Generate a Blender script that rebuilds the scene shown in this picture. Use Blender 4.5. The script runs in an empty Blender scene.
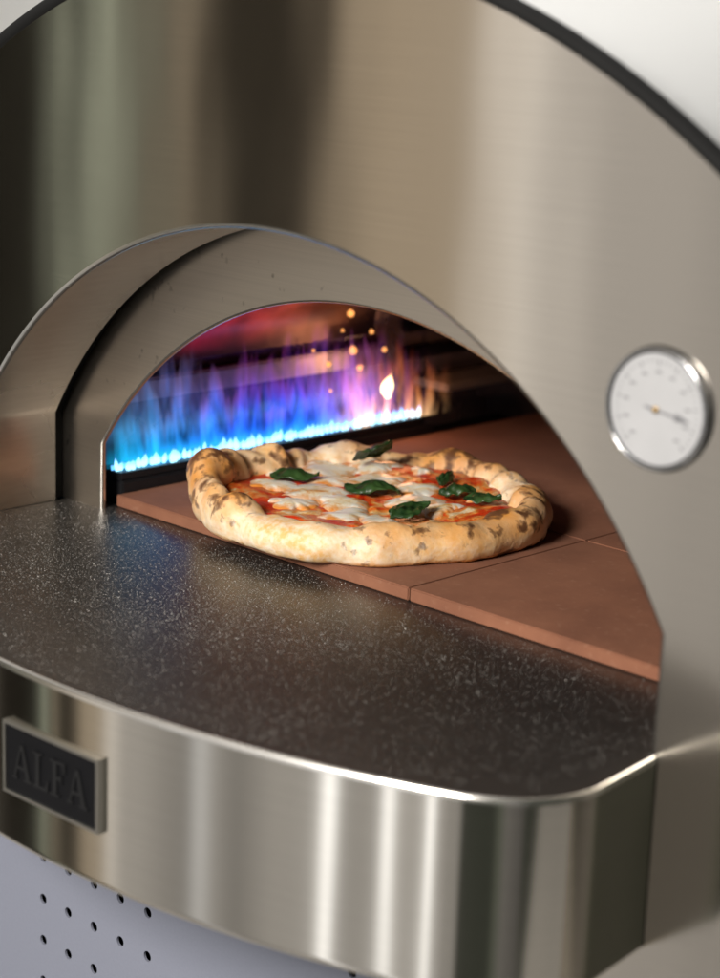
import bpy, bmesh, math, random
from mathutils import Vector, Matrix, noise
random.seed(4)
C = bpy.context.scene.collection
PI = math.pi
def N(x, y=0, z=0, s=1.0): return noise.noise(Vector((x*s, y*s, z*s)))

# ---------------------------------------------------------------- helpers
class MB:
    def __init__(s): s.v = []; s.f = []
    def vert(s, p): s.v.append(tuple(p)); return len(s.v)-1
    def face(s, pts): s.f.append([s.vert(p) for p in pts])
    def grid(s, rows, closed=False):
        ids = [[s.vert(p) for p in r] for r in rows]
        for a, b in zip(ids[:-1], ids[1:]):
            n = len(a)
            for i in range(n if closed else n-1):
                j = (i+1) % n
                s.f.append([a[i], a[j], b[j], b[i]])
        return ids
    def box(s, x0, x1, y0, y1, z0, z1):
        p = [(x0,y0,z0),(x1,y0,z0),(x1,y1,z0),(x0,y1,z0),(x0,y0,z1),(x1,y0,z1),(x1,y1,z1),(x0,y1,z1)]
        i = [s.vert(q) for q in p]
        for f in ((3,2,1,0),(4,5,6,7),(0,1,5,4),(1,2,6,5),(2,3,7,6),(3,0,4,7)): s.f.append([i[k] for k in f])
    def prism(s, pts, y0, y1):      # polygon in xz, extruded along y (front = y0)
        a = [s.vert((x, y0, z)) for x, z in pts]; b = [s.vert((x, y1, z)) for x, z in pts]
        s.f.append(a); s.f.append(b[::-1])
        n = len(a)
        for i in range(n): s.f.append([a[i], b[i], b[(i+1) % n], a[(i+1) % n]])
    def lathe(s, prof, n=48):       # profile of (r, y) round the y axis
        rows = [[(r*math.cos(2*PI*k/n), y, r*math.sin(2*PI*k/n)) for k in range(n)] for r, y in prof]
        s.grid(rows, True)
    def build(s, name, mat, parent=None, smooth=False, bevel=0, fix=True, merge=True):
        m = bpy.data.meshes.new(name); m.from_pydata(s.v, [], s.f)
        bm = bmesh.new(); bm.from_mesh(m)
        if merge: bmesh.ops.remove_doubles(bm, verts=bm.verts, dist=1e-6)
        if fix: bmesh.ops.recalc_face_normals(bm, faces=bm.faces)
        if bevel: bmesh.ops.bevel(bm, geom=bm.edges[:], offset=bevel, segments=2, affect='EDGES', clamp_overlap=True)
        bm.to_mesh(m); bm.free()
        if smooth:
            for p in m.polygons: p.use_smooth = True
        o = bpy.data.objects.new(name, m); C.objects.link(o)
        if mat: m.materials.append(mat)
        if parent: o.parent = parent
        return o
def empty(name, loc, label, cat, group=None):
    o = bpy.data.objects.new(name, None); C.objects.link(o); o.location = loc
    o['label'] = label; o['category'] = cat
    if group: o['group'] = group
    return o

# ---------------------------------------------------------------- materials
class NT:
    def __init__(s, name):
        s.m = bpy.data.materials.new(name); s.m.use_nodes = True
        s.t = s.m.node_tree; s.n = s.t.nodes; s.b = s.n['Principled BSDF']; s.out = s.n['Material Output']
    def node(s, ty, **kw):
        x = s.n.new(ty)
        for k, v in kw.items(): setattr(x, k, v)
        return x
    def link(s, a, b): s.t.links.new(a, b)
    def coord(s, scale=(1,1,1), rot=(0,0,0)):
        tc = s.node('ShaderNodeTexCoord'); mp = s.node('ShaderNodeMapping')
        mp.inputs['Scale'].default_value = scale; mp.inputs['Rotation'].default_value = rot
        s.link(tc.outputs['Object'], mp.inputs[0]); return mp.outputs[0]
    def noise(s, vec, scale, detail=3, rough=.55, dist=0.0):
        x = s.node('ShaderNodeTexNoise'); x.inputs['Scale'].default_value = scale
        x.inputs['Detail'].default_value = detail; x.inputs['Roughness'].default_value = rough; x.inputs['Distortion'].default_value = dist
        s.link(vec, x.inputs['Vector']); return x.outputs['Fac']
    def ramp(s, fac, stops, interp='LINEAR'):
        x = s.node('ShaderNodeValToRGB'); x.color_ramp.interpolation = interp
        e = x.color_ramp.elements
        while len(e) < len(stops): e.new(.5)
        for k, (p, c) in zip(e, stops):
            k.position = p; k.color = (c, c, c, 1) if not hasattr(c, '__len__') else (*c, 1)
        s.link(fac, x.inputs[0]); return x.outputs[0]
    def mix(s, fac, a, b, mode='MIX'):
        x = s.node('ShaderNodeMix', data_type='RGBA', blend_type=mode)
        for v, i in ((fac, 0), (a, 6), (b, 7)):
            if hasattr(v, 'is_output'): s.link(v, x.inputs[i])
            else: x.inputs[i].default_value = v if i == 0 else (*v, 1)
        return x.outputs[2]
    def math(s, op, a, b=None, clamp=False):
        x = s.node('ShaderNodeMath', operation=op); x.use_clamp = clamp
        for v, i in ((a, 0), (b, 1)):
            if v is None: continue
            if hasattr(v, 'is_output'): s.link(v, x.inputs[i])
            else: x.inputs[i].default_value = v
        return x.outputs[0]
    def bump(s, h, strength, dist=.001):
        x = s.node('ShaderNodeBump'); x.inputs['Strength'].default_value = strength; x.inputs['Distance'].default_value = dist
        s.link(h, x.inputs['Height']); s.link(x.outputs[0], s.b.inputs['Normal'])
    def set(s, **kw):
        for k, v in kw.items():
            i = s.b.inputs[k.replace('_', ' ')]
            if hasattr(v, 'is_output'): s.link(v, i)
            else: i.default_value = (*v, 1) if hasattr(v, '__len__') and len(v) == 3 and i.type == 'RGBA' else v

def steel(name, col, rough, aniso, brush=(6, 6, 1600), amount=.035, smudge=.03, spots=0, wave=0):
    t = NT(name)
    c = t.coord(brush); n = t.noise(c, 1, 2)
    c2 = t.coord(); n2 = t.noise(c2, 7, 4)
    lo = tuple(k*(1-amount) for k in col); hi = tuple(min(1, k*(1+amount)) for k in col)
    cc = t.ramp(n, [(.3, lo), (.7, hi)])
    if spots:
        s1 = t.noise(t.coord(), 70, 2); cc = t.mix(t.ramp(s1, [(.68, 0.0), (.76, spots)]), cc, (.12, .09, .07))
    t.set(Base_Color=cc, Metallic=1.0)
    r = t.math('ADD', t.math('MULTIPLY', n2, smudge*2), rough-smudge)
    t.set(Roughness=r)
    if aniso:     # the brush lines run level: reflections are drawn out upright
        t.set(Anisotropic=aniso)
        k = t.node('ShaderNodeCombineXYZ'); k.inputs[2].default_value = 1.0
        t.link(k.outputs[0], t.b.inputs['Tangent'])
    if wave: t.bump(t.noise(t.coord((1, 1, .35)), 5, 2), wave, .01)
    return t.m
def plain(name, col, rough, metal=0.0, var=.1, sc=30, **kw):
    t = NT(name); n = t.noise(t.coord(), sc, 3)
    t.set(Base_Color=t.ramp(n, [(.3, tuple(k*(1-var) for k in col)), (.7, tuple(min(1, k*(1+var)) for k in col))]), Roughness=rough, Metallic=metal, **kw)
    return t.m

M = {}
M['face'] = steel('brushed steel face', (.72, .665, .59), .13, .95, smudge=.02, wave=.11)
M['fascia'] = steel('brushed steel fascia', (.72, .68, .61), .115, .95, smudge=.02, wave=.05)
M['jamb'] = steel('steel tunnel', (.58, .53, .47), .27, 0, (40, 40, 300), .04)
M['arch'] = steel('steel inner arch', (.72, .65, .57), .34, .5, (3, 3, 800), .04, .08, .5)
M['edge'] = steel('polished edge', (.88, .85, .80), .22, 0, (30, 30, 30), .03, .02)
M['chrome'] = plain('polished chrome', (.58, .58, .59), .16, 1.0, .02)
M['rubber'] = plain('black rubber', (.008, .008, .008), .8, Specular_IOR_Level=.2)
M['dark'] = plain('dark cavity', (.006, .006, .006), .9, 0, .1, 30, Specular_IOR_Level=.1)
M['burner'] = plain('sooty burner metal', (.04, .04, .045), .5, .8)
M['baffle'] = plain('heat dulled baffle', (.33, .31, .31), .42, .8)
M['strip'] = plain('bare bright metal', (.58, .54, .50), .3, .3)
M['hood'] = plain('light grey painted hood', (.62, .63, .64), .30, .1, .02, 3)
M['black_plate'] = plain('black name plate', (.006, .006, .007), .5, 0, .1, 30, Specular_IOR_Level=.12)
M['letter'] = plain('dark raised lettering', (.016, .016, .017), .4, .2, Specular_IOR_Level=.22)
M['plate_frame'] = plain('silver plate frame', (.70, .68, .64), .3, 1.0, .03)
M['dial'] = plain('white dial', (.38, .38, .39), .5, 0, .05)
M['ink'] = plain('grey dial print', (.15, .15, .16), .5)
M['brass'] = plain('brass hub', (.45, .30, .13), .35, 1.0)
M['base_paint'] = plain('blue grey powder coat', (.235, .25, .315), .5, 0, .03, 400)
M['wall'] = plain('pale plaster', (.86, .85, .82), .8, 0, .05, 3)
M['floor'] = plain('concrete floor', (.35, .34, .33), .8)
M['flour'] = plain('white flour', (.50, .48, .45), .9, 0, .05)

# shelf: dark satin steel with a film of flour
t = NT('satin shelf steel with flour'); c = t.coord()
big = t.noise(c, 6, 5, .65); patch = t.ramp(big, [(.40, 0.0), (.70, 1.0)])
dust = t.math('MULTIPLY', patch, .025)
br = t.noise(t.coord((4, 300, 4)), 1, 2)
steelc = t.ramp(br, [(.3, (.112, .106, .100)), (.7, (.126, .119, .112))])
t.set(Base_Color=t.mix(dust, steelc, (.70, .68, .64)), Metallic=.90,
      Roughness=t.math('ADD', t.math('MULTIPLY', t.noise(c, 5, 2), .06), t.math('ADD', t.math('MULTIPLY', dust, .5), .315)))
M['shelf'] = t.m

# terracotta
t = NT('terracotta baking tile'); c = t.coord()
n = t.noise(c, 14, 5, .6); n2 = t.noise(c, 160, 3)
col = t.ramp(n, [(.3, (.195, .075, .040)), (.7, (.290, .119, .064))])
col = t.mix(t.ramp(n2, [(.6, 0.0), (.75, .3)]), col, (.39, .22, .14))
big = t.noise(c, 5, 3); col = t.mix(t.ramp(big, [(.45, 0.0), (.7, .30)]), col, (.13, .055, .032))
t.set(Base_Color=col, Roughness=.85); t.bump(n2, .25, .0006)
M['tile'] = t.m

# chamber steel
t = NT('heat stained chamber steel'); c = t.coord()
n = t.noise(c, 9, 4)
t.set(Base_Color=t.ramp(n, [(.3, (.09, .075, .08)), (.7, (.20, .175, .18))]), Metallic=.75, Roughness=t.ramp(n, [(.3, .20), (.7, .34)]))
t.bump(t.noise(c, 22, 2), .35, .006)
M['chamber'] = t.m
# added emissive sheet imitating a red glow reflected on the upper wall
t = NT('red glow sheet'); c = t.coord()
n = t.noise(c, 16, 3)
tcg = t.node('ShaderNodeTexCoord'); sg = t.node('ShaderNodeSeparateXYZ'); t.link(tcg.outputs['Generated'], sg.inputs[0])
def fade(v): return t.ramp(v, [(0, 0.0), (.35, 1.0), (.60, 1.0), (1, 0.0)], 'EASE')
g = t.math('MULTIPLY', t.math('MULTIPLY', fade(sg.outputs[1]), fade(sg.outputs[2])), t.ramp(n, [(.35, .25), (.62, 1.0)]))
glowc = t.ramp(sg.outputs[1], [(.35, (.80, .025, .085)), (.85, (.95, .20, .04))])
t.set(Base_Color=(.10, .07, .07), Metallic=.7, Roughness=.35, Emission_Color=glowc, Emission_Strength=t.math('MULTIPLY', g, .45))
M['red_glow'] = t.m

# dough
t = NT('baked leopard spotted dough'); c = t.coord()
n1 = t.noise(c, 20, 4, .6); n2 = t.noise(c, 34, 4, .55, .3); n3 = t.noise(c, 86, 4, .50, .2); n4 = t.noise(c, 200, 3)
at = t.node('ShaderNodeAttribute', attribute_name='toast'); tf = at.outputs['Fac']
col = t.ramp(n1, [(.32, (.92, .77, .57)), (.50, (.89, .63, .36)), (.68, (.83, .47, .16))])
tv = t.math('ADD', tf, t.math('MULTIPLY', t.math('SUBTRACT', n2, .5), 1.5))
col = t.mix(t.ramp(tv, [(.06, 0.0), (.40, .52), (.80, .93)]), col, (.66, .27, .045))
cv = t.math('ADD', t.math('MULTIPLY', tf, .70), t.math('MULTIPLY', t.math('SUBTRACT', n3, .5), 2.3))
col = t.mix(t.ramp(cv, [(.36, 0.0), (.50, .60), (.70, .95)]), col, (.105, .036, .011))
fl = t.math('MULTIPLY', t.ramp(n4, [(.38, 0.0), (.68, .5)]), t.ramp(tf, [(.05, 1.0), (.38, .03)]))
col = t.mix(fl, col, (.97, .92, .83))
t.set(Base_Color=col, Roughness=.55, Subsurface_Weight=.08, Subsurface_Radius=(.004, .002, .001), Subsurface_Scale=1.0)
t.bump(t.math('ADD', n4, n3), .35, .0015)
M['dough'] = t.m

t = NT('tomato sauce with melted cheese'); c = t.coord(); n1 = t.noise(c, 38, 6, .7, .6); n2 = t.noise(c, 120, 3)
col = t.ramp(n1, [(.36, (.50, .015, .004)), (.47, (.70, .050, .008)), (.54, (.78, .20, .025)), (.60, (.84, .46, .15)), (.67, (.88, .74, .50))])
t.set(Base_Color=col, Roughness=.28); t.bump(t.math('ADD', n1, n2), .6, .003); M['sauce'] = t.m
t = NT('melted mozzarella'); c = t.coord(); n1 = t.noise(c, 50, 5, .65, .5); n2 = t.noise(c, 140, 3)
at = t.node('ShaderNodeAttribute', attribute_name='edge')
col = t.ramp(n1, [(.44, (.92, .88, .77)), (.57, (.91, .76, .48)), (.67, (.74, .38, .10))])
ed = t.math('ADD', at.outputs['Fac'], t.math('MULTIPLY', t.math('SUBTRACT', n1, .5), 2.1))
col = t.mix(t.ramp(ed, [(.52, 0.0), (1.0, .94)]), col, (.76, .26, .04))
t.set(Base_Color=col, Roughness=.27, Subsurface_Weight=.10, Subsurface_Radius=(.003, .0025, .002), Subsurface_Scale=1.0)
t.bump(n2, .2, .0010); M['cheese'] = t.m
t = NT('wilted basil'); c = t.coord(); n1 = t.noise(c, 60, 4)
t.set(Base_Color=t.ramp(n1, [(.35, (.009, .030, .008)), (.7, (.040, .088, .022))]), Roughness=.36, Specular_IOR_Level=.45); t.bump(t.noise(c, 80, 3), .5, .002); M['basil'] = t.m

def emit(name, col, strength, top=None, h=1.0):
    m = bpy.data.materials.new(name); m.use_nodes = True; nt = m.node_tree; nt.nodes.clear()
    o = nt.nodes.new('ShaderNodeOutputMaterial'); e = nt.nodes.new('ShaderNodeEmission'); e.inputs[1].default_value = strength
    e.inputs[0].default_value = (*col, 1)
    if top:
        tc = nt.nodes.new('ShaderNodeTexCoord'); s = nt.nodes.new('ShaderNodeSeparateXYZ'); r = nt.nodes.new('ShaderNodeValToRGB')
        mm = nt.nodes.new('ShaderNodeMath'); mm.operation = 'DIVIDE'; mm.inputs[1].default_value = h
        nt.links.new(tc.outputs['Object'], s.inputs[0]); nt.links.new(s.outputs[2], mm.inputs[0]); nt.links.new(mm.outputs[0], r.inputs[0])
        r.color_ramp.elements[0].color = (*col, 1); r.color_ramp.elements[1].color = (*top, 1); r.color_ramp.elements[0].position = .40
        nt.links.new(r.outputs[0], e.inputs[0])
    nt.links.new(e.outputs[0], o.inputs[0]); return m
M['jet'] = emit('blue gas jet', (.36, .78, 1.0), 2.3, (.02, .14, 1.0), .014)
M['line'] = emit('burner flame line', (.14, .50, 1.0), 1.8, (.03, .20, 1.0), .007)
M['hot'] = emit('yellow flame core', (1.0, .74, .42), 3.6, (1.0, .40, .14), .026)
M['orange'] = emit('orange spark', (1.0, .38, .10), 1.7)

# flame plumes: additive sheets, wisps by noise in (y, z)
def plume_mat(seed, gain, length, hot=False):
    t = NT('gas flame plume'); t.n.remove(t.b)
    tc = t.node('ShaderNodeTexCoord'); s = t.node('ShaderNodeSeparateXYZ'); t.link(tc.outputs['Object'], s.inputs[0])
    y, z = s.outputs[1], s.outputs[2]
    def nz(ys, zs, off, det=3):
        k = t.node('ShaderNodeCombineXYZ')
        t.link(t.math('MULTIPLY', y, ys), k.inputs[0]); t.link(t.math('MULTIPLY', z, zs), k.inputs[1]); k.inputs[2].default_value = seed*3.7+off
        return t.noise(k.outputs[0], 1, det)
    yy = t.math('DIVIDE', y, length, True)
    if hot:
        h = t.math('ADD', t.math('MULTIPLY', nz(60, 6, 0), .10), .012)
        v = t.math('DIVIDE', z, h, True)
        fall = t.math('POWER', t.math('SUBTRACT', 1.0, v, True), 1.3)
        w = t.ramp(nz(70, 24, 5, 2), [(.42, 0.0), (.62, 1.0)])
        ends = t.ramp(yy, [(0, 0.0), (.50, 1.0), (.60, 1.0), (1, 0.0)], 'EASE')
        col = t.ramp(v, [(0, (1.0, .58, .26)), (.4, (1.0, .30, .08)), (1, (.7, .05, .04))])
    else:
        h = t.math('ADD', t.math('MULTIPLY', t.ramp(nz(30, 3, 0), [(.36, 0.0), (.64, 1.0)]), .074), .028)
        v = t.math('DIVIDE', z, h, True)
        fall = t.math('POWER', t.math('SUBTRACT', 1.0, v, True), .85)
        w = t.ramp(nz(54, 14, 5, 2), [(.43, .05), (.62, 1.0)])
        w = t.math('MAXIMUM', w, t.ramp(z, [(.0, .8), (.016, 0.0)]))
        ends = t.ramp(yy, [(0, .25), (.10, 1.0), (.72, 1.0), (1, .0)], 'EASE')
        col = t.ramp(v, [(0, (.02, .30, 1.0)), (.20, (.015, .13, .98)), (.46, (.06, .07, .92)), (.72, (.28, .07, .80)), (1, (.55, .06, .34))])
        col = t.mix(t.math('MULTIPLY', t.ramp(yy, [(.62, 0.0), (.92, 1.0)]), .65), col, (.90, .22, .34))
        col = t.mix(t.math('MULTIPLY', t.ramp(yy, [(0, 1.0), (.44, 0.0)]), .85), col, (.005, .34, .46))
    a = t.math('MULTIPLY', t.math('MULTIPLY', fall, w), ends)
    e = t.node('ShaderNodeEmission'); t.link(col, e.inputs[0]); t.link(t.math('MULTIPLY', a, gain), e.inputs[1])
    tr = t.node('ShaderNodeBsdfTransparent'); ad = t.node('ShaderNodeAddShader')
    t.link(e.outputs[0], ad.inputs[0]); t.link(tr.outputs[0], ad.inputs[1]); t.link(ad.outputs[0], t.out.inputs[0])
    return t.m

# ---------------------------------------------------------------- dimensions
W, LEG, AP, D = .353, .078, .279, .0944
W2, LEG2, AP2 = .304, .058, .2176
OR, OC = .65, -.18
FB = -.128           # lower rim of the shelf fascia
PB = -.34            # lower rim of the front panel
def arch(w, leg, ap, n=96, base=0.0):
    h = ap-leg; r = (w*w+h*h)/(2*h); c = ap-r; a0 = math.asin(min(1, w/r))
    if h > w: a0 = PI-a0
    pts = [(-w, base), (-w, base+(leg-base)*.5)]
    pts += [(r*math.sin(-a0+2*a0*k/n), c+r*math.cos(-a0+2*a0*k/n)) for k in range(n+1)]
    pts += [(w, base+(leg-base)*.5), (w, base)]
    return pts
def outer(r, n=96):
    a0 = math.acos((0-OC)/r)
    pts = [(-r*math.sin(a0)-.0, 0), (-r*math.sin(a0), .0001)]
    pts += [(r*math.sin(-a0+2*a0*k/n), OC+r*math.cos(-a0+2*a0*k/n)) for k in range(n+1)]
    pts += [(r*math.sin(a0), .0001), (r*math.sin(a0), 0)]
    return pts
def strip(loops):  # list of (outline, y)
    b = MB(); b.grid([[(x, y, z) for x, z in o] for o, y in loops]); return b

oven = empty('pizza_oven', (0, 0, 0), 'stainless steel pizza oven with arched mouth, round thermometer and projecting shelf', 'oven')

# front panel
b = MB()
o1 = outer(OR); b.grid([[(x, .0, z) for x, z in o1], [(x, 0, z) for x, z in arch(W+.0035, LEG, AP+.0035)]])
xe = o1[-1][0]
b.grid([[(-xe, 0, 0), (-W-.0035, 0, 0), (W+.0035, 0, 0), (xe, 0, 0)], [(-xe, 0, PB), (-W-.0035, 0, PB), (W+.0035, 0, PB), (xe, 0, PB)]])
b.build('front_panel', M['face'], oven)
b = strip([(arch(W+.0035, LEG, AP+.0035), 0), (arch(W+.0014, LEG, AP+.0014), .0005), (arch(W+.0003, LEG, AP+.0003), .0018), (arch(W, LEG, AP), .0035)])
b.build('mouth_edge', M['edge'], oven, True)
strip([(arch(W, LEG, AP), .0035), (arch(W, LEG, AP), .0820)]).build('mouth_tunnel', M['jamb'], oven, True)
strip([(arch(W+.006, LEG, AP+.006), .0820), (arch(W+.006, LEG, AP+.006), D+.001)]).build('tunnel_gap_shade', M['dark'], oven, True)  # black strip stands in for the shade in the gap
# inner arch plate with folded edge
b = strip([(arch(W+.03, LEG, AP+.03), D), (arch(W2+.002, LEG2, AP2+.002), D)]); b.build('inner_arch', M['arch'], oven)
b = strip([(arch(W2+.002, LEG2, AP2+.002), D), (arch(W2+.0004, LEG2, AP2+.0004), D+.0006), (arch(W2, LEG2, AP2), D+.002), (arch(W2, LEG2, AP2), D+.004)])
b.build('inner_arch_lip', M['edge'], oven, True)
# outer edging and hood
b = MB(); rows = []
pts = [(x, z) for x, z in outer(OR+.0035)][2:-2]
for x, z in pts:
    u = Vector((x, 0, z-OC)).normalized()
    rows.append([(x+u.x*.0055*math.cos(q), .003+.007*math.sin(q), z+u.z*.0055*math.cos(q)) for q in [2*PI*k/10 for k in range(10)]])
b.grid(rows, True); b.build('edging', M['rubber'], oven, True)
def hoodline(r): 
    q = outer(r); return [(q[0][0], PB)] + q[2:-2] + [(q[-1][0], PB)]
b = strip([(hoodline(OR-.004), .004), (hoodline(OR-.004), .72)]); b.build('hood', M['hood'], oven, True)
b = MB(); b.face([(x, .72, z) for x, z in hoodline(OR-.004)]); b.build('hood_back', M['hood'], oven)

# chamber
CW = .372
ch = arch(CW, .13, .275, 48, -.004)
b = strip([(ch, D+.006), (ch, .69)]); b.face([(x, .69, z) for x, z in ch]); b.build('chamber_wall', M['chamber'], oven, True)
b = MB(); b.box(-CW, CW, D+.004, .69, -.02, -.004); b.build('chamber_floor', M['dark'], oven)
# added glow sheet hugging the upper left of the vault
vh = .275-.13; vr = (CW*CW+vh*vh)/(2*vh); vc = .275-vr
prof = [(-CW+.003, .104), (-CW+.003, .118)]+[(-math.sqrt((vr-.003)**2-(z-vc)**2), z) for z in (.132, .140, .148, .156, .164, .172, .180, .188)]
b = MB(); b.grid([[(x, .15+.34*k/12, z) for x, z in prof] for k in range(13)]); b.build('glow_sheet', M['red_glow'], oven, True)
TX = [(-.3035, .0445), (.0457, .365)]; TY = [(.110, .3195), (.3207, .68)]
for x0, x1 in TX:
    for y0, y1 in TY:
        b = MB(); b.box(x0, x1, y0, y1, -.003 if y0 > .2 else .0004, .0108+random.uniform(-.0004, .0004)); b.build('baking_tile', M['tile'], oven, bevel=.0009)

# shelf outline
def rim(off=0.0):
    half = []
    R0, cy = .80, .598
    for k in range(25):
        a = math.asin(.312/R0)*k/24; half.append(Vector((R0*math.sin(a), cy-R0*math.cos(a))))
    P0 = half[-1]; P1 = Vector((.3665, -.1156)); P2 = Vector((.366, -.066))
    for k in range(1, 17):
        s = k/16; half.append(P0*(1-s)**2+P1*2*s*(1-s)+P2*s*s)
    for k in range(1, 5): half.append(P2.lerp(Vector((.358, -.0008)), k/4))
    pts = [Vector((-p.x, p.y)) for p in half[:0:-1]] + half
    if off:
        out = []
        for i, p in enumerate(pts):
            a = pts[max(0, i-1)]; c = pts[min(len(pts)-1, i+1)]; d = (c-a).normalized()
            q = p+Vector((-d.y, d.x))*off
            if i in (0, len(pts)-1): q.y = p.y
            out.append(q)
        return out
    return pts
def rl(off, z): return [(p.x, p.y, z) for p in rim(off)]
b = MB()
top = rl(.0042, 0); b.face(top+[(.3515, -.0006, 0), (.3515, .1155, 0), (-.3515, .1155, 0), (-.3515, -.0006, 0)])
b.build('shelf', M['shelf'], oven)
b = MB(); b.grid([rl(.0042, 0), rl(.0030, .0006), rl(.0014, .0003), rl(.0003, -.0012), rl(0, -.0035)]); b.build('shelf_edge', M['edge'], oven, True)
b = MB(); b.grid([rl(0, -.0035)]+[rl(0, -.0035-(-FB-.0065)*k) for k in (.25, .5, .75, .95, .985, 1)]+[rl(.0004, FB+.001), rl(.002, FB), rl(.02, FB)]); b.build('fascia', M['fascia'], oven, True)
b = MB(); b.face(rl(.02, FB)); b.build('shelf_underside', M['dark'], oven)

# name plate with its raised letters
b = MB(); b.box(-.0475, .0475, -.0004, .003, -.0235, .0235)
npl = b.build('nameplate', M['black_plate'], oven)
npl.location = (.021, -.2028, -.0635); npl.rotation_euler = (0, 0, math.asin(.021/.8))
b = MB()
for q in ((-.0497, .0497, .0235, .0257), (-.0497, .0497, -.0257, -.0235), (-.0497, -.0475, -.0235, .0235), (.0475, .0497, -.0235, .0235)):
    b.box(q[0], q[1], -.0018, .003, q[2], q[3])
b.build('plate_frame', M['plate_frame'], npl)
A = [[(.07, 0), (.17, 0), (.50, 1), (.42, 1)], [(.42, 1), (.56, 1), (.93, 0), (.73, 0)], [(.24, .30), (.72, .30), (.69, .38), (.27, .38)],
     [(0, 0), (.27, 0), (.27, .06), (0, .06)], [(.62, 0), (1.02, 0), (1.02, .06), (.62, .06)]]
L = [[(.14, 0), (.33, 0), (.33, 1), (.14, 1)], [(0, .94), (.47, .94), (.47, 1), (0, 1)], [(0, 0), (.76, 0), (.80, .30), (.74, .30), (.64, .07), (0, .07)]]
F = [[(.14, 0), (.33, 0), (.33, 1), (.14, 1)], [(0, 1), (0, .94), (.62, .94), (.70, .72), (.76, .72), (.74, 1)], [(.30, .48), (.56, .48), (.56, .56), (.30, .56)],
     [(.53, .40), (.59, .40), (.59, .64), (.53, .64)], [(0, 0), (.47, 0), (.47, .06), (0, .06)]]
x = -.0395
for g, wd in ((A, 1.0), (L, .82), (F, .80), (A, 1.0)):
    b = MB()
    for k, pl in enumerate(g):
        b.prism([(x+px*.0205, -.0125+pz*.025) for px, pz in pl], -.0016-.00008*k, .001)
    b.build('letter', M['letter'], npl); x += (wd+.07)*.0205

# thermometer
b = MB(); b.lathe([(.0346, .001), (.0367, .0), (.0369, -.0034), (.0365, -.0044), (.0357, -.0049), (.0349, -.0046), (.0345, -.0036), (.0345, -.002)], 72)
th = b.build('thermometer', M['chrome'], oven, True); th.location = (.341, -.0004, .2134)
b = MB(); b.lathe([(.0369, -.0001), (.0378, -.0003), (.0379, .0004)], 64); b.build('gasket', M['rubber'], th, True)
b = MB(); b.lathe([(.0335, -.0033), (.0345, -.0035), (.0346, -.0025)], 64); b.build('glass_seal', M['rubber'], th, True)
b = MB(); b.lathe([(0.0, -.0030), (.0345, -.0030)], 64); b.build('dial', M['dial'], th)
b = MB()
for k in range(41):
    a = math.radians(225-270*k/40); r0, r1 = (.0265, .0300) if k % 4 == 0 else (.0283, .0300); w = .00034 if k % 4 == 0 else .0002
    ca, sa = math.cos(a), math.sin(a)
    b.prism([(ca*r0-sa*w, sa*r0+ca*w), (ca*r1-sa*w, sa*r1+ca*w), (ca*r1+sa*w, sa*r1-ca*w), (ca*r0+sa*w, sa*r0-ca*w)], -.0034, -.0031)
for k in range(11):
    a = math.radians(225-270*k/10); ca, sa = math.cos(a)*.0225, math.sin(a)*.0225
    b.box(ca-.0017, ca-.0003, -.0034, -.0031, sa-.0006, sa+.0006); b.box(ca+.0003, ca+.0017, -.0034, -.0031, sa-.0006, sa+.0006)
b.build('scale_marks', M['ink'], th)
b = MB(); an = math.radians(-8)
ca, sa = math.cos(an), math.sin(an)
def rp(x, z): return (x*ca-z*sa, x*sa+z*ca)
b.prism([rp(-.008, -.0006), rp(.014, -.0005), rp(.015, -.0022), rp(.025, 0), rp(.015, .0022), rp(.014, .0005), rp(-.008, .0006)], -.0044, -.0041)
b.build('needle', M['ink'], th)
b = MB(); b.lathe([(0.0, -.0052), (.0016, -.0052), (.0021, -.0046), (.0021, -.0036)], 24); b.build('hub', M['brass'], th, True)

# burner along the left wall
bx_ = -.318
b = MB(); b.box(-.345, -.3045, .118, .515, -.003, .020); b.box(-.330, -.308, .118, .505, .020, .027)
bur = b.build('burner', M['burner'], oven, bevel=.0012)
def teardrop(h, r, n=10, m=9):
    b = MB(); rows = []
    for k in range(m+1):
        s = k/m; rr = r*(math.sin(PI*min(1, s*1.15+.12))**.8 if s*1.15+.12 < 1 else 0)*(1-s*.35)+.00005
        rows.append([(rr*math.cos(2*PI*q/n), rr*math.sin(2*PI*q/n), h*s) for q in range(n)])
    b.grid(rows, True); return b
jet = None
for k in range(78):
    yy = .121+.0049*k
    if jet is None:
        o = jet = teardrop(.0145, .0026).build('gas_jet', M['jet'], bur, True)
    else:
        o = jet.copy(); C.objects.link(o); o.parent = bur
    s = random.uniform(.8, 1.15); o.location = (bx_+random.uniform(-.002, .005), yy+random.uniform(-.001, .001), .0262); o.scale = (s, s, random.uniform(.7, 1.2))
    o.rotation_euler = (random.uniform(-.2, .2), random.uniform(-.2, .2), 0)
b = MB(); lo_, hi_ = [], []      # the joined blue foot of the flames
for k in range(200):
    y = .385*k/199; lo_.append((.002*N(y*60, 3), y, 0)); hi_.append((.002*N(y*60, 3)-.001, y, .0042+.003*abs(N(y*190, 1, 6))))
b.grid([lo_, hi_]); o = b.build('flame_line', M['line'], bur, fix=False); o.location = (bx_-.004, .119, .0268)
def sheet(i, dx, y0, ln, zh, mat, lean=.10, z0=.028):
    b = MB(); rows = []
    for k in range(15):
        z = zh*k/14
        rows.append([(N(y*14, z*9, i*5.1)*.008-z*lean, y, z) for y in [ln*q/60 for q in range(61)]])
    b.grid(rows); o = b.build('flame_plume', mat, bur, True, fix=False); o.location = (bx_+dx, y0, z0)
for i, (dx, g) in enumerate(((.005, .90), (-.006, 1.2), (-.018, 1.05))): sheet(i, dx, .116, .41, .125, plume_mat(i+1, g, .41))
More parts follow.
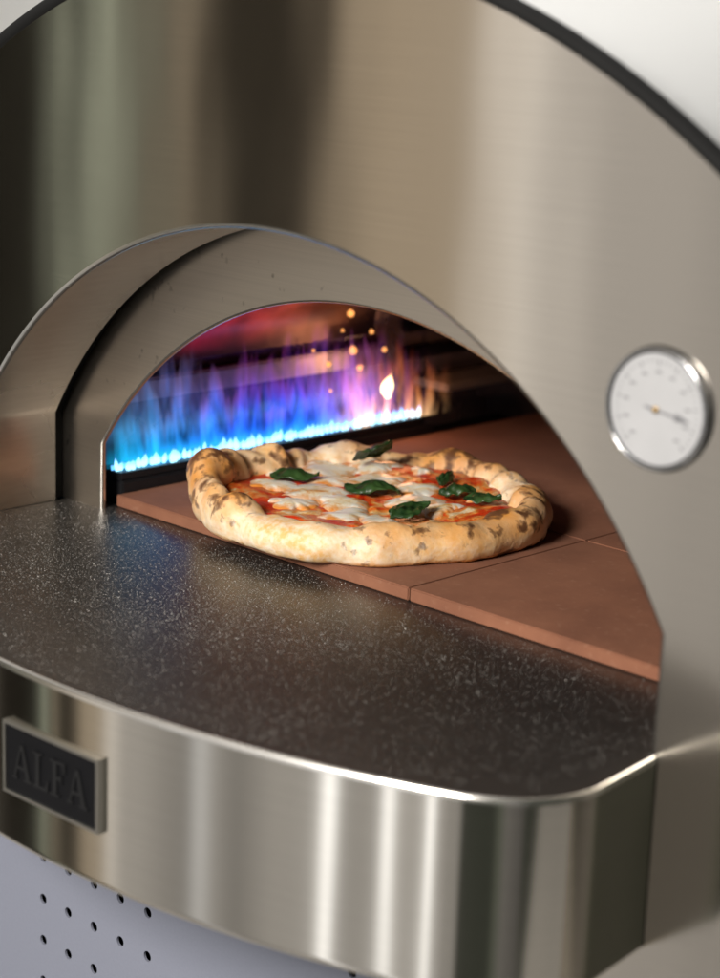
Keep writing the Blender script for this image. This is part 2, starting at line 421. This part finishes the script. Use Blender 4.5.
sheet(7, .006, .365, .18, .11, plume_mat(9, 1.7, .18, True), .05)
sheet(8, -.010, .385, .14, .10, plume_mat(12, 1.4, .14, True), .02)
o = teardrop(.026, .0068, 14, 12).build('yellow_flame', M['hot'], bur, True); o.location = (bx_, .455, .054); o.rotation_euler = (-.3, .1, 0)
o = teardrop(.018, .0045, 14, 12).build('yellow_flame', M['hot'], bur, True); o.location = (bx_-.008, .468, .048); o.rotation_euler = (.3, .1, 0)
for (y, z, r) in ((.425, .132, .0044), (.430, .094, .0050), (.437, .078, .0034), (.398, .086, .0030), (.455, .112, .0026), (.40, .060, .0020), (.375, .102, .0018), (.472, .092, .0030), (.413, .118, .0018)):
    o = teardrop(r*2.2, r*.9, 12, 10).build('glow_drop', M['orange'], bur, True); o.location = (bx_-.02, y, z); o.rotation_euler = (random.uniform(-.8, .8), random.uniform(-.5, .5), 0)  # small emissive orange teardrops before the left wall
# folded baffle on the left wall behind the flames, and the bare ribs beyond it
b = MB(); b.box(-.3705, -.3585, .125, .50, .074, .094); b.build('wall_baffle', M['baffle'], oven, bevel=.002)
for k in range(4):
    b = MB()
    if k == 0: b.box(-.3705, -.322, .55, .675, .044, .052)
    else: b.box(-.3705, -.362, .53, .675, .045+k*.028, .056+k*.028)
    b.build('wall_rib', M['strip' if k == 0 else 'burner'], oven, bevel=.002)

# ---------------------------------------------------------------- pizza
PC = (-.109, .224, .0111)
piz = empty('pizza', PC, 'freshly baked round pizza with charred puffy crust, mozzarella and basil leaves on terracotta tiles', 'pizza')
BACK = math.atan2(.70, -.70)
def pr(th):
    c, s = math.cos(th), math.sin(th)
    R = .150*(1+.050*N(c*1.6, s*1.6, 3.1)+.034*N(c*5, s*5, 7.7))
    R -= .010*max(0, math.cos(th+math.radians(75)))**2
    cw = max(.026, .034+.018*N(c*2.4, s*2.4, 12.3)+.010*N(c*7, s*7, 2.3))
    left = max(0, math.cos(th-math.radians(222)))**8
    chh = .0285+.0020*math.cos(th-BACK)+.012*N(c*2.8, s*2.8, 5.5)+.009*N(c*6.5, s*6.5, 9.5)+.014*left
    lo = .0262
    if chh < lo+.004: chh = lo+.004*math.exp((chh-lo-.004)/.004)   # the rim never sinks to the topping
    return R, cw, chh
def topz(r, th):   # height of the topping surface
    return .0195+.0040*N(r*math.cos(th)*18, r*math.sin(th)*18, 2.2)+.0030*min(1, r/.115)**4
random.seed(33)
BUB = []
for k in range(20):
    a = random.uniform(0, 2*PI); R_, cw_, ch_ = pr(a); rr_ = R_-cw_*random.uniform(.05, .8)
    BUB.append((Vector((rr_*math.cos(a), rr_*math.sin(a), ch_*random.uniform(.45, 1.0))), random.uniform(.008, .018), random.uniform(.003, .0085)))
def blis(v): return sum(h*math.exp(-((v-p).length/w)**2) for p, w, h in BUB)
def bub(v): return N(v.x*26, v.y*26, v.z*26+4)
def dis(p):
    v = Vector(p); n = bub(v)
    return blis(v)+.0062*max(0, n)+.0018*n+N(v.x*60, v.y*60, v.z*60)*.0014+N(v.x*150, v.y*150, v.z*150)*.0003
NTH = 280
rows = []
for i in range(NTH):
    th_ = 2*PI*i/NTH; R, cw, chh = pr(th_); c, s = math.cos(th_), math.sin(th_)
    rc = R-cw/2; zc = chh*.46; row = []
    for r in (.0, .03, .06, .09):
        row.append((r*c, r*s, .013))
    for k in range(34):
        a = math.radians(195-285*k/33); ca_, sa_ = math.cos(a), math.sin(a)
        r = rc+cw/2*ca_; z = zc+chh*.54*sa_
        if sa_ < 0 and ca_ > -.05:
            r = rc+cw/2*max(0, ca_)**.55; z = zc+chh*.50*sa_    # the underside sits flat on the tile
        p = (r*c, r*s, z); d = dis(p)
        r += d*ca_; z += d*sa_
        row.append((r*c, r*s, max(0.0, z)))
    row.append((0, 0, 0.0))
    rows.append(row)
rows.append(rows[0])
b = MB(); b.grid(rows); o = b.build('crust', M['dough'], piz, True)
at = o.data.attributes.new('toast', 'FLOAT', 'POINT')
for i, vx in enumerate(o.data.vertices):
    v = vx.co; n = bub(v); up = min(1, max(0, (v.z-.010)/.024)); big = N(v.x*11, v.y*11, 8.8)
    at.data[i].value = min(1, max(0, .03+.50*max(0, n)+48*blis(v)+.30*up+.40*big+(.32 if v.z < .003 else 0)))
# sauce
rows = []
for k in range(27):
    row = []
    for i in range(140):
        th_ = 2*PI*i/140; R, cw, chh = pr(th_)
        rmax = R-cw*.80+.003*N(math.cos(th_)*8, math.sin(th_)*8, 1.5); r = rmax*k/26
        z = topz(r, th_)+.0020*N(r*math.cos(th_)*90, r*math.sin(th_)*90, 6)
        if k >= 25: z -= .004*(k-24)
        row.append((r*math.cos(th_), r*math.sin(th_), z))
    rows.append(row)
b = MB(); b.grid(rows, True); b.build('tomato_sauce', M['sauce'], piz, True)
# mozzarella
cpos = [(-.082, .03, .031), (-.066, .072, .027), (-.058, .012, .026), (-.03, .038, .032), (.006, .045, .025),
        (.03, .018, .029), (-.035, -.03, .030), (.002, -.037, .024), (.03, -.056, .022), (-.075, -.042, .023), (-.02, -.072, .021), (.066, .012, .022),
        (.058, -.046, .019), (-.090, -.008, .019), (.060, .070, .015), (-.03, .095, .012)]
for j, (cx, cy, rr) in enumerate(cpos):
    rows = []; ev = {}
    for k in range(15):
        row = []
        for i in range(60):
            th_ = 2*PI*i/60; c, s_ = math.cos(th_), math.sin(th_)
            q = rr*(1+.55*N(c*1.0, s_*1.0, j*3.3)+.30*N(c*2.2, s_*2.2, j*1.7))
            s = k/14; x = cx+q*s*c; y = cy+q*s*s_
            x += .003*N(x*80, y*80, 3)*s; y += .003*N(x*80, y*80, 9)*s
            dome = max(0, 1-s*s)**1.1
            z = topz(math.hypot(x, y), math.atan2(y, x))+.0019*dome*(1+.35*N(x*40, y*40, 4.4))+.0006*N(x*80, y*80, 7.1)+.0014-.0030*s**5
            row.append((x, y, z)); ev[(round(x, 6), round(y, 6))] = s
        rows.append(row)
    b = MB(); b.grid(rows, True); o = b.build('mozzarella', M['cheese'], piz, True)
    ea = o.data.attributes.new('edge', 'FLOAT', 'POINT')
    for i, vx in enumerate(o.data.vertices): ea.data[i].value = ev.get((round(vx.co.x, 6), round(vx.co.y, 6)), 0.0)
# basil
leaves = [(-.056, .062, .039, .050, .042, 125, -.48), (-.073, -.018, .0265, .044, .032, 30, .06), (-.004, .006, .0260, .047, .030, 38, .04),
          (.070, -.026, .0272, .040, .030, 80, .08), (.048, .055, .0275, .032, .022, 55, .10), (.084, .046, .0285, .033, .023, 25, .12), (.014, .078, .0278, .030, .014, 110, .1)]
for j, (x, y, z, ln, wd, az, tilt) in enumerate(leaves):
    rows = []
    for k in range(29):
        s = k/28; half = wd/2*max(.02, math.sin(PI*s**.85)**.72*(1-.25*s))*(1+.06*N(s*9, 0, j*2.2)) if 0 < s < 1 else .0003
        row = []
        for i in range(17):
            u = (i-8)/8
            zz = .0050*math.sin(PI*s)+abs(u)*half*(.20*N(j*2.1, 1, 3)+.04)-.0050*u*u*math.sin(PI*s)*(1+N(j, 5, 5))
            zz += .0038*N(s*2.4, u*1.4, j*4.4)+.0018*N(s*6, u*3.4, j*1.3)+.0007*math.cos(abs(u)*8-s*24)*(1-abs(u)*.5)-.0014*math.exp(-(u/.12)**2)
            zz += .0022*max(0, abs(u)-.45)*(2*N(j*1.9, 3, u)+.4)
            if s > .70: zz += .03*(s-.70)**1.7*(1 if j % 2 else -.5)
            row.append(((s-.5)*ln, u*half*(1+.10*N(s*7, u, j))+.003*N(s*2, 3, j), zz))
        rows.append(row)
    b = MB(); b.grid(rows); o = b.build('basil_leaf', M['basil'], piz, True); o.location = (x, y, z-.0010); o.rotation_euler = (tilt, -tilt*.6, math.radians(az))
    so = o.modifiers.new('thickness', 'SOLIDIFY'); so.thickness = .0003

# flour grains lying on the shelf
b = MB(); cnt = 0; random.seed(11)
while cnt < 32000:
    x = random.uniform(-.34, .345); y = random.uniform(-.195, .106)
    if y < .598-math.sqrt(.64-x*x)+.010 or (abs(x) > .31 and y < -.10): continue
    dns = .26+.60*max(0, N(x*7, y*7, 1.7)+.15)+.60*max(0, 1-((x+.10)/.22)**2-((y-.0)/.12)**2)
    if x > .10: dns *= .6
    if random.random() > dns: continue
    r = .00016*math.exp(random.gauss(0, .42)); a = random.uniform(0, PI)
    p = [b.vert((x+r*math.cos(a+q*PI/3), y+r*math.sin(a+q*PI/3), .0002)) for q in range(6)]
    tp = b.vert((x, y, .0002+r*.8))
    for q in range(6): b.f.append([p[q], p[(q+1) % 6], tp])
    cnt += 1
o = b.build('flour_dust', M['flour'], merge=False); o['kind'] = 'stuff'; o['label'] = 'fine white flour specks scattered over the dark oven shelf'; o['category'] = 'flour'

# ---------------------------------------------------------------- base and setting
base = empty('oven_base', (0, .02, -.75), 'blue grey perforated metal base beneath the steel oven shelf', 'oven base')
zoff = .75
def bz(z): return z+zoff
b = MB()
hx, hz, hr = .0340, .0375, .0044
BX0, BX1 = -.60, .245
cols = [-.235+hx*i for i in range(5)]; cols2 = [.092+hx*i for i in range(4)]
rowsz = [-.1905-hz*k for k in range(8)]
xs = sorted({BX0, BX1, cols[0]-hx/2, cols[-1]+hx/2, cols2[0]-hx/2, cols2[-1]+hx/2}); zt, zb = rowsz[0]+hz/2, rowsz[-1]-hz/2
Y = -.02-.02
def rect(x0, x1, z0, z1): b.face([(x0, Y, bz(z0)), (x1, Y, bz(z0)), (x1, Y, bz(z1)), (x0, Y, bz(z1))])
rect(BX0, BX1, zt, -.165); rect(BX0, BX1, -.74, zb)
rect(BX0, xs[1], zb, zt); rect(xs[2], xs[3], zb, zt); rect(xs[4], BX1, zb, zt)
for cx in cols+cols2:
    for cz in rowsz:
        sq = []; ci = []; ri = []
        for k in range(16):
            a = 2*PI*k/16+PI/4; c_, s_ = math.cos(a), math.sin(a); m_ = max(abs(c_), abs(s_))
            sq.append((cx+c_/m_*hx/2, Y, bz(cz+s_/m_*hz/2))); ci.append((cx+c_*hr, Y, bz(cz+s_*hr))); ri.append((cx+c_*hr, Y+.002, bz(cz+s_*hr)))
        b.grid([sq, ci, ri], True)
b.face([(BX1, Y, bz(-.74)), (BX1, -.022, bz(-.74)), (BX1, -.022, bz(-.165)), (BX1, Y, bz(-.165))])
b.build('perforated_panel', M['base_paint'], base)
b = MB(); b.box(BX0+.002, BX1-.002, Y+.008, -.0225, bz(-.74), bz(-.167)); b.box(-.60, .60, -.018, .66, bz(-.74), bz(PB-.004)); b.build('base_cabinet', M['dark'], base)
b = MB(); b.box(-3, 3, -.6, 2.2, -.78, -.752); o = b.build('floor', M['floor']); o['kind'] = 'structure'
b = MB(); b.box(-6, 3, 2.2, 2.3, -.78, 2.6); o = b.build('back_wall', M['wall']); o['kind'] = 'structure'

# ---------------------------------------------------------------- light
w = bpy.data.worlds.new('World'); bpy.context.scene.world = w; w.use_nodes = True
nt = w.node_tree; bg = nt.nodes['Background']
tc = nt.nodes.new('ShaderNodeTexCoord'); sp_ = nt.nodes.new('ShaderNodeSeparateXYZ'); nt.links.new(tc.outputs['Generated'], sp_.inputs[0])
def wm(op, a, b_=None):
    x = nt.nodes.new('ShaderNodeMath'); x.operation = op
    for v_, i in ((a, 0), (b_, 1)):
        if v_ is None: continue
        if hasattr(v_, 'is_output'): nt.links.new(v_, x.inputs[i])
        else: x.inputs[i].default_value = v_
    return x.outputs[0]
wt = (1, .955, .90); gr = (.92, 1, .80); co = (.97, .98, 1); wa = (1, .83, .62)
def wramp(fac, stops, lo, hi):
    cr = nt.nodes.new('ShaderNodeValToRGB'); e = cr.color_ramp.elements
    while len(e) < len(stops): e.new(.5)
    for k, (d_, l_, c_) in zip(e, stops): k.position = (d_-lo)/(hi-lo); k.color = (l_*c_[0], l_*c_[1], l_*c_[2], 1)
    nt.links.new(fac, cr.inputs[0]); return cr.outputs[0]
deg = wm('MULTIPLY', wm('ARCTAN2', wm('MULTIPLY', sp_.outputs[0], -1), wm('MULTIPLY', sp_.outputs[1], -1)), 180/PI)
far = wramp(wm('DIVIDE', wm('ADD', deg, 180), 360), [(-180, .25, wt), (-140, .03, wt), (-95, .04, gr), (-62, .05, gr), (-56, .13, wt), (-44, .20, wt), (-38, .14, gr), (-33, .06, gr), (-20, .06, gr), (60, .05, wa), (70, .3, wt), (110, .7, wt), (180, .25, wt)], -180, 180)
near = wramp(wm('DIVIDE', wm('ADD', deg, 20), 80), [(-20, .06, gr), (-14, .05, gr), (-11, .36, wt), (-5, .38, wt), (-4.3, .5, wt), (-3.2, 2.8, co), (-2.1, .5, wt), (1.0, .5, wt), (2.2, 2.8, co), (3.4, .46, wt),
         (8.4, .42, wt), (9.8, 3.2, co), (11.2, .5, wt), (17, .52, wt), (22, .30, wt), (25, .45, wt), (26.6, 1.0, co), (28.5, .32, wt), (33, .44, wt), (36, .54, wt),
         (38.6, .51, wt), (40.3, 1.08, wt), (41.8, .46, wa), (44.6, .52, wa), (45.7, .20, wa), (46.4, .01, wa), (48.8, .02, wa), (49.7, .38, wa), (50.9, .01, wa), (52.1, .78, gr), (52.6, .01, wa), (60, .02, wa)], -20, 60)
inr = wm('MULTIPLY', wm('GREATER_THAN', deg, -20), wm('LESS_THAN', deg, 60))
m1 = nt.nodes.new('ShaderNodeMix'); m1.data_type = 'RGBA'; nt.links.new(inr, m1.inputs[0]); nt.links.new(far, m1.inputs[6]); nt.links.new(near, m1.inputs[7])
el = nt.nodes.new('ShaderNodeValToRGB'); ee = el.color_ramp.elements
for _ in range(2): ee.new(.5)
for k, (p_, c_) in zip(ee, ((0, .35), (.35, .84), (.6, 1.0), (1, 1.35))): k.position = p_; k.color = (c_, c_, c_, 1)
nt.links.new(wm('ADD', wm('MULTIPLY', sp_.outputs[2], .5), .5), el.inputs[0])
mx = nt.nodes.new('ShaderNodeMix'); mx.data_type = 'RGBA'; mx.blend_type = 'MULTIPLY'; mx.inputs[0].default_value = 1
nt.links.new(m1.outputs[2], mx.inputs[6]); nt.links.new(el.outputs[0], mx.inputs[7]); nt.links.new(mx.outputs[2], bg.inputs[0]); bg.inputs[1].default_value = 1.0

def area(name, loc, target, sx, sy, energy, col):
    l = bpy.data.lights.new(name, 'AREA'); l.shape = 'RECTANGLE'; l.size = sx; l.size_y = sy; l.energy = energy; l.color = col
    o = bpy.data.objects.new(name, l); C.objects.link(o); o.location = loc
    o.rotation_euler = (Vector(target)-Vector(loc)).to_track_quat('-Z', 'Y').to_euler()
area('window_lamp', (.35, -1.7, 1.0), (-.1, .2, .03), .5, .5, 60, (1, .95, .88))
area('wall_fill', (-1.2, 1.2, 2.4), (-1.6, 2.2, .4), 1.2, 1.2, 45, (1, .98, .95))  # added unseen fill light, brightens the back wall and hood
def point(name, loc, energy, col, r):
    l = bpy.data.lights.new(name, 'POINT'); l.energy = energy; l.color = col; l.shadow_soft_size = r
    o = bpy.data.objects.new(name, l); C.objects.link(o); o.location = loc
point('flame_glow', (-.31, .46, .08), .14, (1, .42, .18), .02)

# ---------------------------------------------------------------- camera
psi, thc, ro = .7736, .2497, .0361
Fh = Vector((-math.sin(psi), math.cos(psi), 0)); R0 = Vector((math.cos(psi), math.sin(psi), 0)); Z = Vector((0, 0, 1))
Fv = Fh*math.cos(thc)-Z*math.sin(thc); U0 = Fh*math.sin(thc)+Z*math.cos(thc)
Rv = R0*math.cos(ro)+U0*math.sin(ro); Uv = U0*math.cos(ro)-R0*math.sin(ro)
cd = bpy.data.cameras.new('camera'); cam = bpy.data.objects.new('camera', cd); C.objects.link(cam)
mt = Matrix((Rv, Uv, -Fv)).transposed().to_4x4(); mt.translation = (1.0376, -.9627, .4581); cam.matrix_world = mt
cd.sensor_fit = 'VERTICAL'; cd.sensor_height = 36; cd.lens = 2041.8/978*36
cd.clip_start = .05; cd.clip_end = 100
cd.dof.use_dof = True; cd.dof.focus_distance = 1.60; cd.dof.aperture_fstop = 4.5
bpy.context.scene.camera = cam
bpy.context.scene.view_settings.view_transform = 'Standard'; bpy.context.scene.view_settings.look = 'None'
